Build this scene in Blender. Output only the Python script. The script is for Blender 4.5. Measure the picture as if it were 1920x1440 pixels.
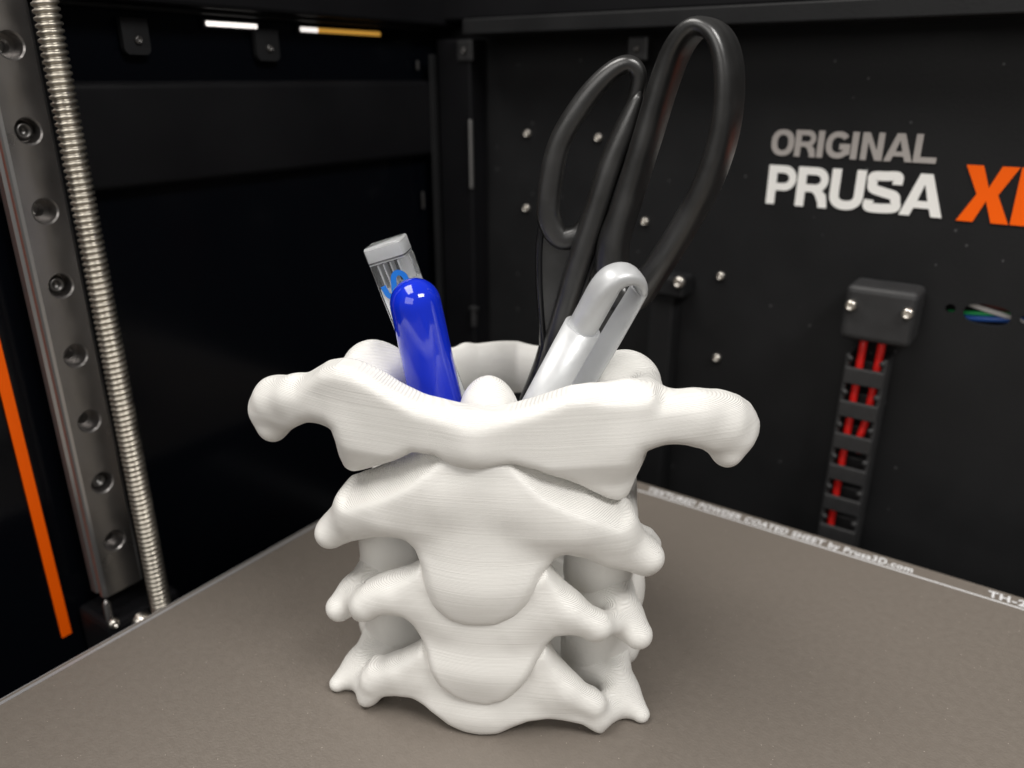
import bpy, bmesh, math, random
import numpy as np
from mathutils import Vector, Matrix

for o in list(bpy.data.objects):
    bpy.data.objects.remove(o, do_unlink=True)
S = bpy.context.scene
COL = S.collection
R = math.radians
random.seed(4)

# ------------------------------------------------------------------ camera
cd = bpy.data.cameras.new('camera')
cam = bpy.data.objects.new('camera', cd)
COL.objects.link(cam)
cam.location = (0, 0, .150)
cam.rotation_euler = (R(90 - 21.13), 0, R(35.1))
cd.sensor_width = 36
cd.lens = 27.75
cd.clip_start = .005
cd.clip_end = 20
cd.dof.use_dof = True
cd.dof.focus_distance = .185
cd.dof.aperture_fstop = 11
S.camera = cam

# ------------------------------------------------------------------ light
W = bpy.data.worlds.new('World')
S.world = W
W.use_nodes = True
bg = W.node_tree.nodes['Background']
bg.inputs[0].default_value = (1.0, .98, .95, 1)
bg.inputs[1].default_value = .12


def area(name, loc, target, size, power, col):
    l = bpy.data.lights.new(name, 'AREA')
    l.shape = 'RECTANGLE'
    l.size, l.size_y = size
    l.energy = power
    l.color = col
    o = bpy.data.objects.new(name, l)
    COL.objects.link(o)
    o.location = loc
    o.rotation_euler = (Vector(target) - Vector(loc)).to_track_quat('-Z', 'Y').to_euler()
    return o


AIM = (-.09, .13, .05)
area('ceiling_lamp', (-.38, -.18, 1.10), AIM, (.9, .45), 11.0, (1.0, .965, .92))
area('room_lamp', (.05, -.80, .55), AIM, (.7, .5), 3.0, (1.0, .97, .93))
area('right_fill_lamp', (.32, .05, .58), (-.08, .20, .10), (.30, .14), 2.8, (1.0, .975, .94))  # unseen fill lamp added upper right to brighten scissors and rear lettering
vs = S.view_settings
vs.view_transform = 'Standard'
vs.look = 'None'
vs.exposure = 0
vs.gamma = 1
vs.use_curve_mapping = False


# ------------------------------------------------------------------ materials
def mat(name, col, rough=.5, metal=0, spec=.5, bump=None, dust=None, mottled=None, coat=0, trans=0, sss=0, emit=None, ior=1.5):
    m = bpy.data.materials.new(name)
    m.use_nodes = True
    nt = m.node_tree
    b = nt.nodes['Principled BSDF']
    I = b.inputs
    I['Base Color'].default_value = (*col, 1)
    I['Roughness'].default_value = rough
    I['Metallic'].default_value = metal
    I['Specular IOR Level'].default_value = spec
    I['Coat Weight'].default_value = coat
    I['Coat Roughness'].default_value = .05
    I['Transmission Weight'].default_value = trans
    I['IOR'].default_value = ior
    if sss:
        I['Subsurface Weight'].default_value = sss
        I['Subsurface Radius'].default_value = (.0016, .0013, .0010)
        I['Subsurface Scale'].default_value = 1
    if emit:
        I['Emission Color'].default_value = (*emit[0], 1)
        I['Emission Strength'].default_value = emit[1]
    tc = nt.nodes.new('ShaderNodeTexCoord')
    if mottled:
        scale, amount = mottled
        n = nt.nodes.new('ShaderNodeTexNoise')
        n.inputs['Scale'].default_value = scale
        n.inputs['Detail'].default_value = 6
        nt.links.new(tc.outputs['Object'], n.inputs['Vector'])
        mx = nt.nodes.new('ShaderNodeMix')
        mx.data_type = 'RGBA'
        mx.inputs[6].default_value = (*[c * (1 - amount) for c in col], 1)
        mx.inputs[7].default_value = (*[min(1, c * (1 + amount)) for c in col], 1)
        nt.links.new(n.outputs['Fac'], mx.inputs[0])
        nt.links.new(mx.outputs[2], I['Base Color'])
        mr = nt.nodes.new('ShaderNodeMapRange')
        mr.inputs[1].default_value = .3
        mr.inputs[2].default_value = .7
        mr.inputs[3].default_value = max(0, rough - .08)
        mr.inputs[4].default_value = min(1, rough + .08)
        nt.links.new(n.outputs['Fac'], mr.inputs[0])
        nt.links.new(mr.outputs[0], I['Roughness'])
    if dust:                                       # scattered pale specks
        scale, radius, keep = dust
        vo = nt.nodes.new('ShaderNodeTexVoronoi')
        vo.inputs['Scale'].default_value = scale
        nt.links.new(tc.outputs['Object'], vo.inputs['Vector'])
        lt = nt.nodes.new('ShaderNodeMath')
        lt.operation = 'LESS_THAN'
        lt.inputs[1].default_value = radius * 3
        nt.links.new(vo.outputs['Distance'], lt.inputs[0])
        sx = nt.nodes.new('ShaderNodeSeparateColor')
        nt.links.new(vo.outputs['Color'], sx.inputs[0])
        l2 = nt.nodes.new('ShaderNodeMath')
        l2.operation = 'LESS_THAN'
        l2.inputs[1].default_value = keep
        nt.links.new(sx.outputs[0], l2.inputs[0])
        mu = nt.nodes.new('ShaderNodeMath')
        mu.operation = 'MULTIPLY'
        nt.links.new(lt.outputs[0], mu.inputs[0])
        nt.links.new(l2.outputs[0], mu.inputs[1])
        m2 = nt.nodes.new('ShaderNodeMix')
        m2.data_type = 'RGBA'
        src = I['Base Color'].links[0].from_socket
        nt.links.new(src, m2.inputs[6])
        m2.inputs[7].default_value = (*[min(.5, c * 2.4 + .05) for c in col], 1)
        nt.links.new(mu.outputs[0], m2.inputs[0])
        nt.links.new(m2.outputs[2], I['Base Color'])
    if bump:
        scale, dist, strength = bump
        n = nt.nodes.new('ShaderNodeTexNoise')
        n.inputs['Scale'].default_value = scale
        n.inputs['Detail'].default_value = 3
        nt.links.new(tc.outputs['Object'], n.inputs['Vector'])
        bp = nt.nodes.new('ShaderNodeBump')
        bp.inputs['Distance'].default_value = dist
        bp.inputs['Strength'].default_value = strength
        nt.links.new(n.outputs['Fac'], bp.inputs['Height'])
        nt.links.new(bp.outputs[0], I['Normal'])
    return m


def printed_plastic():
    """white filament laid in layers: a fine ridge every quarter millimetre"""
    m = mat('white_filament', (.84, .828, .795), .40, spec=.45)
    nt = m.node_tree
    b = nt.nodes['Principled BSDF']
    tc = nt.nodes.new('ShaderNodeTexCoord')
    sp = nt.nodes.new('ShaderNodeSeparateXYZ')
    nt.links.new(tc.outputs['Object'], sp.inputs[0])

    def math_node(op, a, bb=None):
        n = nt.nodes.new('ShaderNodeMath')
        n.operation = op
        for i, v in enumerate((a, bb)):
            if v is None:
                continue
            if isinstance(v, (int, float)):
                n.inputs[i].default_value = v
            else:
                nt.links.new(v, n.inputs[i])
        return n.outputs[0]
    ph = math_node('MULTIPLY', sp.outputs[2], 2 * math.pi / .00030)
    wave = math_node('SINE', ph)
    # layers that came out a touch wider or narrower
    mp = nt.nodes.new('ShaderNodeMapping')
    mp.inputs['Scale'].default_value = (25, 25, 2100)
    nt.links.new(tc.outputs['Object'], mp.inputs[0])
    n1 = nt.nodes.new('ShaderNodeTexNoise')
    n1.inputs['Scale'].default_value = 1
    n1.inputs['Detail'].default_value = 3
    nt.links.new(mp.outputs[0], n1.inputs['Vector'])
    n2 = nt.nodes.new('ShaderNodeTexNoise')
    n2.inputs['Scale'].default_value = 420
    nt.links.new(tc.outputs['Object'], n2.inputs['Vector'])
    ge = nt.nodes.new('ShaderNodeNewGeometry')
    sn = nt.nodes.new('ShaderNodeSeparateXYZ')
    nt.links.new(ge.outputs['True Normal'], sn.inputs[0])
    fl_ = nt.nodes.new('ShaderNodeMapRange')
    fl_.interpolation_type = 'SMOOTHSTEP'
    fl_.inputs[1].default_value = .35
    fl_.inputs[2].default_value = .92
    fl_.inputs[3].default_value = .18
    fl_.inputs[4].default_value = 1.2
    nt.links.new(math_node('ABSOLUTE', sn.outputs[2]), fl_.inputs[0])
    h = math_node('ADD', math_node('MULTIPLY', wave, fl_.outputs[0]), math_node('MULTIPLY', n1.outputs['Fac'], 1.4))
    h = math_node('ADD', h, math_node('MULTIPLY', n2.outputs['Fac'], .5))
    bp = nt.nodes.new('ShaderNodeBump')
    bp.inputs['Distance'].default_value = .00006
    bp.inputs['Strength'].default_value = .8
    nt.links.new(h, bp.inputs['Height'])
    nt.links.new(bp.outputs[0], b.inputs['Normal'])
    return m


M = dict(
    white=printed_plastic(),
    bed=mat('textured_powder_coat', (.182, .158, .135), .46, spec=.5, bump=(1500, .00016, .8), mottled=(500, .10), dust=(800, .03, .12)),
    edge=mat('bare_steel_edge', (.62, .62, .64), .35, metal=.6),
    ink=mat('white_ink', (.75, .75, .76), .6),
    panel=mat('black_powder_coat', (.0125, .0127, .0135), .50, spec=.20, bump=(900, .0001, .6), mottled=(40, .25), dust=(260, .035, .09)),
    dark=mat('black_sheet_metal', (.006, .006, .007), .5, spec=.15, mottled=(30, .2)),
    glass=mat('smoked_side_glass', (.002, .0025, .004), .16, spec=.25),
    blackplastic=mat('black_printed_plastic', (.022, .022, .023), .55, bump=(1500, .0001, .6), mottled=(150, .3)),
    rail=mat('ground_steel', (.275, .262, .255), .34, metal=.9, mottled=(90, .12), bump=(600, .00003, .4)),
    railside=mat('polished_steel', (.55, .54, .53), .28, metal=.9),
    brass=mat('rolled_steel_thread', (.56, .52, .45), .38, metal=1, mottled=(200, .15)),
    screw=mat('zinc_screw', (.72, .68, .62), .3, metal=1),
    darkscrew=mat('oxide_screw', (.16, .155, .15), .38, metal=.9),
    hole=mat('bore_shadow', (.012, .011, .010), .7),
    orange=mat('orange_paint', (1.0, .125, .0), .5, spec=.2),
    gray_ink=mat('grey_paint', (.40, .37, .35), .55),
    white_ink=mat('white_paint', (.92, .91, .88), .5),
    lamp=mat('led_diffuser', (.9, .9, .9), .5, emit=((1, .93, .88), 1.1)),
    amber=mat('amber_reflection', (.8, .5, .1), .5, emit=((1, .50, .08), .42)),  # amber reflection on a light bar, painted as its own glow
    rubber=mat('black_handle_rubber', (.015, .0148, .0145), .36, spec=1.0, bump=(2500, .00004, .5), mottled=(120, .35)),
    gloss=mat('black_glossy_plastic', (.010, .010, .011), .16, spec=.5),
    steel=mat('blade_steel', (.55, .55, .56), .22, metal=1),
    silver=mat('satin_silver_plastic', (.54, .55, .56), .40, metal=.25, mottled=(500, .05)),
    blue=mat('glossy_blue_plastic', (.006, .028, .60), .10, spec=.5, coat=.5),
    clear=mat('clear_acrylic', (.96, .97, .98), .05, trans=.95, ior=1.42),
    frost=mat('frosted_acrylic', (.95, .96, .97), .14, trans=.3, ior=1.3),
    label=mat('white_label', (.80, .82, .85), .4),
    lettering=mat('blue_print', (.01, .20, .72), .4),
    red=mat('red_wire_sleeve', (.75, .015, .012), .4),
    green=mat('green_wire_sleeve', (.02, .45, .12), .4),
    wireblue=mat('blue_wire_sleeve', (.02, .10, .42), .4),
    wirewhite=mat('white_wire_sleeve', (.75, .72, .70), .4),
    maroon=mat('maroon_wire_sleeve', (.10, .015, .012), .4),
)


# ------------------------------------------------------------------ helpers
def link(name, me, m, parent=None):
    o = bpy.data.objects.new(name, me)
    COL.objects.link(o)
    if m is not None and me is not None:
        me.materials.clear()
        me.materials.append(m)
    if parent:
        o.parent = parent
    return o


def smooth(me, on=True):
    me.polygons.foreach_set('use_smooth', [on] * len(me.polygons))


def obj(name, bm, m, parent=None, sm=False):
    me = bpy.data.meshes.new(name)
    bmesh.ops.recalc_face_normals(bm, faces=bm.faces)
    bm.to_mesh(me)
    bm.free()
    if sm:
        smooth(me)
    return link(name, me, m, parent)


def tag(o, label=None, cat=None, group=None, kind=None):
    if label:
        o['label'] = label
    if cat:
        o['category'] = cat
    if group:
        o['group'] = group
    if kind:
        o['kind'] = kind
    return o


def empty(name, loc=(0, 0, 0), rz=0):
    o = bpy.data.objects.new(name, None)
    COL.objects.link(o)
    o.empty_display_size = .01
    o.location = loc
    o.rotation_euler = (0, 0, rz)
    return o


def box(bm, x0, x1, y0, y1, z0, z1, bev=0, seg=2):
    t = bmesh.new()
    bmesh.ops.create_cube(t, size=1)
    for v in t.verts:
        v.co = Vector((x0 + (v.co.x + .5) * (x1 - x0), y0 + (v.co.y + .5) * (y1 - y0), z0 + (v.co.z + .5) * (z1 - z0)))
    if bev:
        bmesh.ops.bevel(t, geom=t.edges[:], offset=bev, segments=seg, affect='EDGES', profile=.5)
    me = bpy.data.meshes.new('t')
    t.to_mesh(me)
    t.free()
    bm.from_mesh(me)
    bpy.data.meshes.remove(me)


def boxo(name, b, m, parent=None, bev=0, seg=2, sm=False):
    bm = bmesh.new()
    box(bm, *b, bev=bev, seg=seg)
    return obj(name, bm, m, parent, sm)


def lathe(bm, prof, axis='Z', loc=(0, 0, 0), n=24, mtx=None):
    """prof: list of (radius, height)"""
    rings = []
    A = mtx or (Matrix.Translation(loc) @ {'Z': Matrix(), 'X': Matrix.Rotation(R(90), 4, 'Y'), 'Y': Matrix.Rotation(R(90), 4, 'X')}[axis])
    for r, h in prof:
        if r < 1e-7:
            rings.append([bm.verts.new(A @ Vector((0, 0, h)))])
        else:
            rings.append([bm.verts.new(A @ Vector((r * math.cos(2 * math.pi * i / n), r * math.sin(2 * math.pi * i / n), h))) for i in range(n)])
    for a, b in zip(rings, rings[1:]):
        for i in range(n):
            j = (i + 1) % n
            if len(a) == 1 and len(b) > 1:
                bm.faces.new((a[0], b[i], b[j]))
            elif len(b) == 1 and len(a) > 1:
                bm.faces.new((a[i], a[j], b[0]))
            elif len(a) > 1:
                bm.faces.new((a[i], a[j], b[j], b[i]))


def catmull(pts, n=8, closed=False):
    P = [np.array(p, float) for p in pts]
    out = []
    N = len(P)
    rng = range(N) if closed else range(N - 1)
    for i in rng:
        p0 = P[(i - 1) % N] if closed or i > 0 else 2 * P[0] - P[1]
        p1, p2 = P[i], P[(i + 1) % N]
        p3 = P[(i + 2) % N] if closed or i + 2 < N else 2 * P[-1] - P[-2]
        for k in range(n):
            t = k / n
            out.append(.5 * (2 * p1 + (p2 - p0) * t + (2 * p0 - 5 * p1 + 4 * p2 - p3) * t * t + (3 * p1 - p0 - 3 * p2 + p3) * t ** 3))
    if not closed:
        out.append(P[-1])
    return np.array(out)


def sweep(bm, path, ra, rb, up, closed=False, n=14, cap=True, power=2.0):
    """tube whose section has half-width ra[i] across and rb[i] along 'up'"""
    path = [Vector(p) for p in path]
    N = len(path)
    rings = []
    up = Vector(up).normalized()
    for i, p in enumerate(path):
        a = path[(i - 1) % N] if closed or i > 0 else p
        b = path[(i + 1) % N] if closed or i < N - 1 else p
        t = (b - a).normalized()
        s = t.cross(up).normalized()
        w = s.cross(t).normalized()
        ring = []
        for k in range(n):
            an = 2 * math.pi * k / n
            c, q = math.cos(an), math.sin(an)
            c = math.copysign(abs(c) ** (2 / power), c)
            q = math.copysign(abs(q) ** (2 / power), q)
            ring.append(bm.verts.new(p + s * (ra[i] * c) + w * (rb[i] * q)))
        rings.append(ring)
    M_ = N if closed else N - 1
    for i in range(M_):
        a, b = rings[i], rings[(i + 1) % N]
        for k in range(n):
            bm.faces.new((a[k], a[(k + 1) % n], b[(k + 1) % n], b[k]))
    if not closed and cap:
        bm.faces.new(rings[0][::-1])
        bm.faces.new(rings[-1])


def const(v, n):
    return [v] * n


# ------------------------------------------------------------------ setting: the printing chamber
bed = boxo('print_bed', (-.2012, .160, -.102, .2580, -.0012, 0), M['bed'])
tag(bed, 'taupe textured steel print sheet under the white pen holder', kind='structure')
boxo('heater_plate', (-.1985, .158, -.100, .2555, -.012, -.0016), M['dark'], bed, bev=.0008)
# bright bare rim along the left and rear borders
boxo('edge_line', (-.2002, -.1991, -.100, .2505, .00004, .00010), M['edge'], bed)
boxo('edge_line', (-.1985, .159, .2512, .2518, .00004, .00010), M['ink'], bed)
boxo('edge_line', (-.2012 - .0004, -.2012 - .00002, -.102, .2580, -.0011, -.0001), M['edge'], bed)


def text(name, body, size, loc, rot, m, parent, width=None, offset=0):
    cu = bpy.data.curves.new(name, 'FONT')
    cu.body = body
    cu.size = size
    cu.offset = offset
    cu.space_character = 1.12
    o = bpy.data.objects.new(name, cu)
    COL.objects.link(o)
    dg = bpy.context.evaluated_depsgraph_get()
    me = bpy.data.meshes.new_from_object(o.evaluated_get(dg))
    bpy.data.objects.remove(o, do_unlink=True)
    bpy.data.curves.remove(cu)
    xs = [v.co.x for v in me.vertices]
    k = (width / (max(xs) - min(xs))) if width else 1
    x0 = min(xs)
    for v in me.vertices:
        v.co.x = (v.co.x - x0) * k
    t = link(name, me, m, parent)
    t.location = loc
    t.rotation_euler = rot
    return t


text('lettering', 'TEXTURED POWDER COATED SHEET by Prusa3D.com', .0050, (-.1135, .2526, .0002), (0, 0, 0), M['ink'], bed, width=.0950, offset=.00016)
text('lettering', 'TH-23', .0050, (.0030, .2527, .0002), (0, 0, 0), M['ink'], bed, width=.0125, offset=.00016)

# rear panel
YB = .300


def cut_panel(name, x0, x1, z0, z1, y, th, holes, m):
    cu = bpy.data.curves.new(name, 'CURVE')
    cu.dimensions = '2D'
    cu.fill_mode = 'BOTH'
    cu.extrude = th / 2
    for lp in [[(x0, z0), (x1, z0), (x1, z1), (x0, z1)]] + holes:
        sp = cu.splines.new('POLY')
        sp.points.add(len(lp) - 1)
        for p, q in zip(sp.points, lp):
            p.co = (*q, 0, 1)
        sp.use_cyclic_u = True
    o = bpy.data.objects.new(name, cu)
    COL.objects.link(o)
    me = bpy.data.meshes.new_from_object(o.evaluated_get(bpy.context.evaluated_depsgraph_get()))
    bpy.data.objects.remove(o, do_unlink=True)
    bpy.data.curves.remove(cu)
    for v in me.vertices:
        v.co = (v.co.x, y + th / 2 - v.co.z, v.co.y)
    return link(name, me, m)


def oval(cx, cz, rx, rz, n=36, p=2.6):
    out = []
    for i in range(n):
        t = 2 * math.pi * i / n
        c, q = math.cos(t), math.sin(t)
        out.append((cx + rx * math.copysign(abs(c) ** (2 / p), c), cz + rz * math.copysign(abs(q) ** (2 / p), q)))
    return out


back = cut_panel('back_panel', -.262, .20, -.10, .185, YB, .002, [oval(-.0165, .0762, .0070, .0036), oval(-.0275, .0767, .0016, .0016, 20, 2), oval(-.0055, .0763, .0016, .0016, 20, 2)], M['panel'])
boxo('slot_shade', (-.035, .004, YB + .011, YB + .012, .060, .092), M['hole'], back)  # dark sheet added behind the cut-out to stand for the shade inside
tag(back, 'black powder coated rear panel with lettering', kind='structure')
side = boxo('side_panel', (-.262, -.250, -.05, YB - .001, -.12, .180), M['glass'])
tag(side, 'dark smoked side panel of the chamber', kind='structure')
fl = boxo('chamber_floor', (-.262, .20, -.12, YB + .01, -.125, -.121), M['dark'])
tag(fl, 'black floor of the printer below the bed', kind='structure')
tr = empty('top_frame', (0, YB, .17))
tag(tr, 'black metal frame along the top of the chamber', kind='structure')
boxo('rear_beam', (-.222, .20, -.020, -.0005, -.0030, .0030), M['panel'], tr, bev=.0006)
boxo('rear_beam', (-.240, .20, -.012, -.0005, .0032, .060), M['dark'], tr, bev=.0010)
boxo('side_beam', (-.290, -.238, -.40, .004, .0012, .060), M['dark'], tr, bev=.0012)
boxo('side_beam', (-.2495, -.2440, -.40, -.012, -.0002, .0010), M['panel'], tr, bev=.0004)

sb = boxo('side_rail_cover', (-.2495, -.2440, .100, .286, .1175, .1495), M['dark'], bev=.0026, seg=6, sm=True)
tag(sb, 'horizontal black cover strip along the side panel', 'cover strip')
cp = empty('corner_post', (-.233, .292, 0))
tag(cp, 'black vertical corner post between the side and rear panels', 'post')
boxo('post_body', (-.010, .0088, -.004, .0075, -.10, .166), M['dark'], cp, bev=.001)
boxo('post_lip', (-.0112, -.0098, -.0085, -.0042, -.10, .160), M['panel'], cp, bev=.0006)
for z_, h_ in ((.0975, .0040), (.1555, .0020)):
    boxo('glint_pin', (-.0152, -.0140, -.0120, -.0108, z_ - h_, z_ + h_), M['darkscrew'], cp, bev=.0005)  # small metal pieces added to stand for glints beside the post
boxo('hook', (.0080, .0120, -.0075, -.0045, .0475, .0495), M['blackplastic'], cp, bev=.0006)
boxo('hook', (.0092, .0108, -.0075, -.0045, .0395, .0474), M['blackplastic'], cp, bev=.0006)
boxo('trim_strip', (.0086, .0100, -.0062, -.0044, .104, .1335), M['railside'], cp, bev=.0005)

# ------------------------------------------------------------------ the white printed pen holder
VOX = .5


def grid(b):
    ax = [np.arange(b[i], b[i + 1] + VOX, VOX, dtype=np.float32) for i in (0, 2, 4)]
    return np.meshgrid(*ax, indexing='ij'), ax


def smin(a, b, k):
    h = np.maximum(k - np.abs(a - b), 0) / k
    return np.minimum(a, b) - h * h * k * .25


def smax(a, b, k):
    return -smin(-a, -b, k)


class Field:
    def __init__(self, b):
        (self.u, self.v, self.w), self.ax = grid(b)
        self.a = np.abs(self.u)
        self.d = None

    def seg(self, p, q, s=(1, 1, 1), signed=False):
        """tapered rod from p=(u,v,w,r) to q; s squeezes the axes so the section turns oval"""
        X = (self.u if signed else self.a) * s[0]
        Y = self.v * s[1]
        Z = self.w * s[2]
        A = np.array(p[:3]) * s
        B = np.array(q[:3]) * s
        d = B - A
        L = max(float(d @ d), 1e-9)
        t = np.clip(((X - A[0]) * d[0] + (Y - A[1]) * d[1] + (Z - A[2]) * d[2]) / L, 0, 1)
        e = np.sqrt((X - A[0] - t * d[0]) ** 2 + (Y - A[1] - t * d[1]) ** 2 + (Z - A[2] - t * d[2]) ** 2)
        return e - (p[3] + (q[3] - p[3]) * t)

    def ell(self, c, r, tilt=None):
        X = self.a - c[0]
        Y = self.v - c[1]
        Z = self.w - c[2]
        if tilt:                                   # turn about the v axis, degrees
            cs, sn = math.cos(R(tilt)), math.sin(R(tilt))
            X, Z = X * cs + Z * sn, -X * sn + Z * cs
        k0 = np.sqrt((X / r[0]) ** 2 + (Y / r[1]) ** 2 + (Z / r[2]) ** 2)
        k1 = np.sqrt((X / r[0] ** 2) ** 2 + (Y / r[1] ** 2) ** 2 + (Z / r[2] ** 2) ** 2) + 1e-6
        return k0 * (k0 - 1) / k1

    def add(self, d, k=3.0):
        self.d = d if self.d is None else smin(self.d, d, k)

    def chain(self, pts, s=(1, 1, 1), k=3.0, ki=1.5):
        e = None
        for p, q in zip(pts, pts[1:]):
            c = self.seg(p, q, s)
            e = c if e is None else smin(e, c, ki)
        self.add(e, k)

    def groove(self, pts, k=2.0):
        for p, q in zip(pts, pts[1:]):
            self.cut(self.seg(p, q), k)

    def cut(self, d, k=1.5):
        self.d = smax(self.d, -d, k)

    def wobble(self, seed, amp=.35):
        rs = np.random.RandomState(seed)
        n = 0
        for _ in range(7):
            f = rs.normal(size=3) * .16
            n = n + np.sin(self.u * f[0] + self.v * f[1] + self.w * f[2] + rs.rand() * 6.28)
        self.d = self.d + amp * n / 3

    def slab(self, poly, v0, v1, r):
        """outline poly in the (u, w) plane, thick from v0 to v1 (fields), edges rounded by r"""
        U2, W2 = np.meshgrid(self.ax[0], self.ax[2], indexing='ij')
        P = np.array(poly, np.float32)
        best = np.full(U2.shape, 1e9, np.float32)
        sgn = np.ones(U2.shape, np.float32)
        for i in range(len(P)):
            a, b = P[i - 1], P[i]
            ex, ey = b - a
            wx, wy = U2 - a[0], W2 - a[1]
            t = np.clip((wx * ex + wy * ey) / (ex * ex + ey * ey), 0, 1)
            best = np.minimum(best, (wx - ex * t) ** 2 + (wy - ey * t) ** 2)
            c1, c2, c3 = W2 >= a[1], W2 < b[1], ex * wy > ey * wx
            sgn = np.where((c1 & c2 & c3) | (~c1 & ~c2 & ~c3), -sgn, sgn)
        d2 = (sgn * np.sqrt(best))[:, None, :] + r
        dv = np.maximum(v0 - self.v, self.v - v1) + r
        return np.minimum(np.maximum(d2, dv), 0) + np.sqrt(np.maximum(d2, 0) ** 2 + np.maximum(dv, 0) ** 2) - r

    def pillar(self, cu, cv, ru, rv, w0, w1):
        """upright oval column"""
        X, Y = (self.a - cu) / ru, (self.v - cv) / rv
        k = np.sqrt(X * X + Y * Y)
        return smax((k - 1) * min(ru, rv), np.maximum(w0 - self.w, self.w - w1), 5)

    def soften(self, n):
        f = self.d
        for _ in range(n):
            for ax in range(3):
                p = np.pad(f, [(1, 1) if i == ax else (0, 0) for i in range(3)], mode='edge')
                sl = lambda a, b: tuple(slice(a, b) if i == ax else slice(None) for i in range(3))
                f = .25 * p[sl(0, -2)] + .5 * p[sl(1, -1)] + .25 * p[sl(2, None)]
        self.d = f

    def mesh(self, name):
        f = self.d
        ins = f < 0
        nx, ny, nz = f.shape
        acc = np.zeros((nx - 1, ny - 1, nz - 1, 3), np.float32)
        cnt = np.zeros((nx - 1, ny - 1, nz - 1), np.float32)
        cr = []
        for axis in range(3):
            s0 = [slice(None)] * 3
            s1 = [slice(None)] * 3
            s0[axis] = slice(0, -1)
            s1[axis] = slice(1, None)
            f0, f1 = f[tuple(s0)], f[tuple(s1)]
            x = ins[tuple(s0)] != ins[tuple(s1)]
            idx = np.argwhere(x)
            t = f0[x] / (f0[x] - f1[x])
            cr.append((idx, ins[tuple(s0)][x]))
            oth = [i for i in range(3) if i != axis]
            for da in (0, -1):
                for db in (0, -1):
                    c = idx.copy()
                    c[:, oth[0]] += da
                    c[:, oth[1]] += db
                    ok = ((c >= 0) & (c < np.array(cnt.shape))).all(1)
                    pos = idx.astype(np.float32).copy()
                    pos[:, axis] += t
                    cc = c[ok]
                    np.add.at(acc, (cc[:, 0], cc[:, 1], cc[:, 2]), pos[ok])
                    np.add.at(cnt, (cc[:, 0], cc[:, 1], cc[:, 2]), 1)
        act = cnt > 0
        vid = -np.ones(cnt.shape, np.int64)
        vid[act] = np.arange(act.sum())
        V = acc[act] / cnt[act][:, None] * VOX + np.array([a[0] for a in self.ax], np.float32)
        faces = []
        for axis in range(3):
            idx, inside = cr[axis]
            o1, o2 = (axis + 1) % 3, (axis + 2) % 3
            ok = (idx[:, o1] > 0) & (idx[:, o2] > 0)
            idx, inside = idx[ok], inside[ok]

            def at(d1, d2):
                c = idx.copy()
                c[:, o1] += d1
                c[:, o2] += d2
                c = np.minimum(c, np.array(cnt.shape) - 1)
                return vid[c[:, 0], c[:, 1], c[:, 2]]
            q = np.stack([at(-1, -1), at(0, -1), at(0, 0), at(-1, 0)], 1)
            q[~inside] = q[~inside][:, ::-1]
            faces.append(q)
        Fq = np.concatenate(faces)
        Fq = Fq[(Fq >= 0).all(1)]
        me = bpy.data.meshes.new(name)
        me.from_pydata((V * .001).tolist(), [], Fq.tolist())
        me.update()
        smooth(me)
        return me


def tube(F, R_out, R_in, w0, w1, vc=41.0, front=22.0):
    r = np.sqrt(F.u ** 2 + (F.v - vc) ** 2)
    d = np.maximum(r - R_out, R_in - r)
    d = smax(d, np.maximum(w0 - F.w, F.w - w1), 3)
    return smax(d, front - F.v, 3)


# front outlines of the four vertebrae (sideways, up), millimetres
P1 = [(1.1, 84.1), (6.9, 85.1), (11.4, 86.3), (16.0, 88.0), (19.3, 89.2), (23.8, 89.3), (28.4, 88.3), (33.1, 87.8), (37.2, 87.9), (39.1, 85.2), (45.2,
      84.5), (52.2, 83.5), (57.5, 81.3), (60.9, 78.6), (63.1, 75.3), (63.1, 71.9), (61.0, 67.7), (57.8, 65.7), (55.4, 66.0), (53.0, 67.6), (49.4, 72.3),
      (45.5, 74.7), (40.7, 75.9), (35.4, 75.7), (33.8, 73.4), (33.4, 68.9), (33.8, 64.9), (33.0, 62.3), (30.9, 61.6), (28.6, 62.4), (23.8, 65.5), (19.2,
      68.5), (12.9, 72.0), (7.8, 73.2), (1.5, 72.7), (-4.9, 72.7), (-9.1, 74.3), (-14.0, 74.1), (-18.6, 70.7), (-25.6, 67.1), (-30.8, 64.8), (-33.0, 65.4),
      (-33.4, 68.0), (-32.3, 72.7), (-33.4, 76.7), (-35.8, 77.4), (-39.5, 77.0), (-43.0, 75.3), (-49.0, 70.0), (-55.1, 65.7), (-59.8, 65.4), (-62.1, 67.4),
      (-61.9, 72.0), (-58.4, 77.4), (-55.4, 80.1), (-49.6, 82.0), (-44.2, 83.1), (-41.0, 86.3), (-36.6, 89.7), (-31.9, 91.3), (-27.6, 91.4), (-22.9, 90.2),
      (-17.8, 87.9), (-12.2, 85.7), (-4.9, 84.6)]
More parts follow.
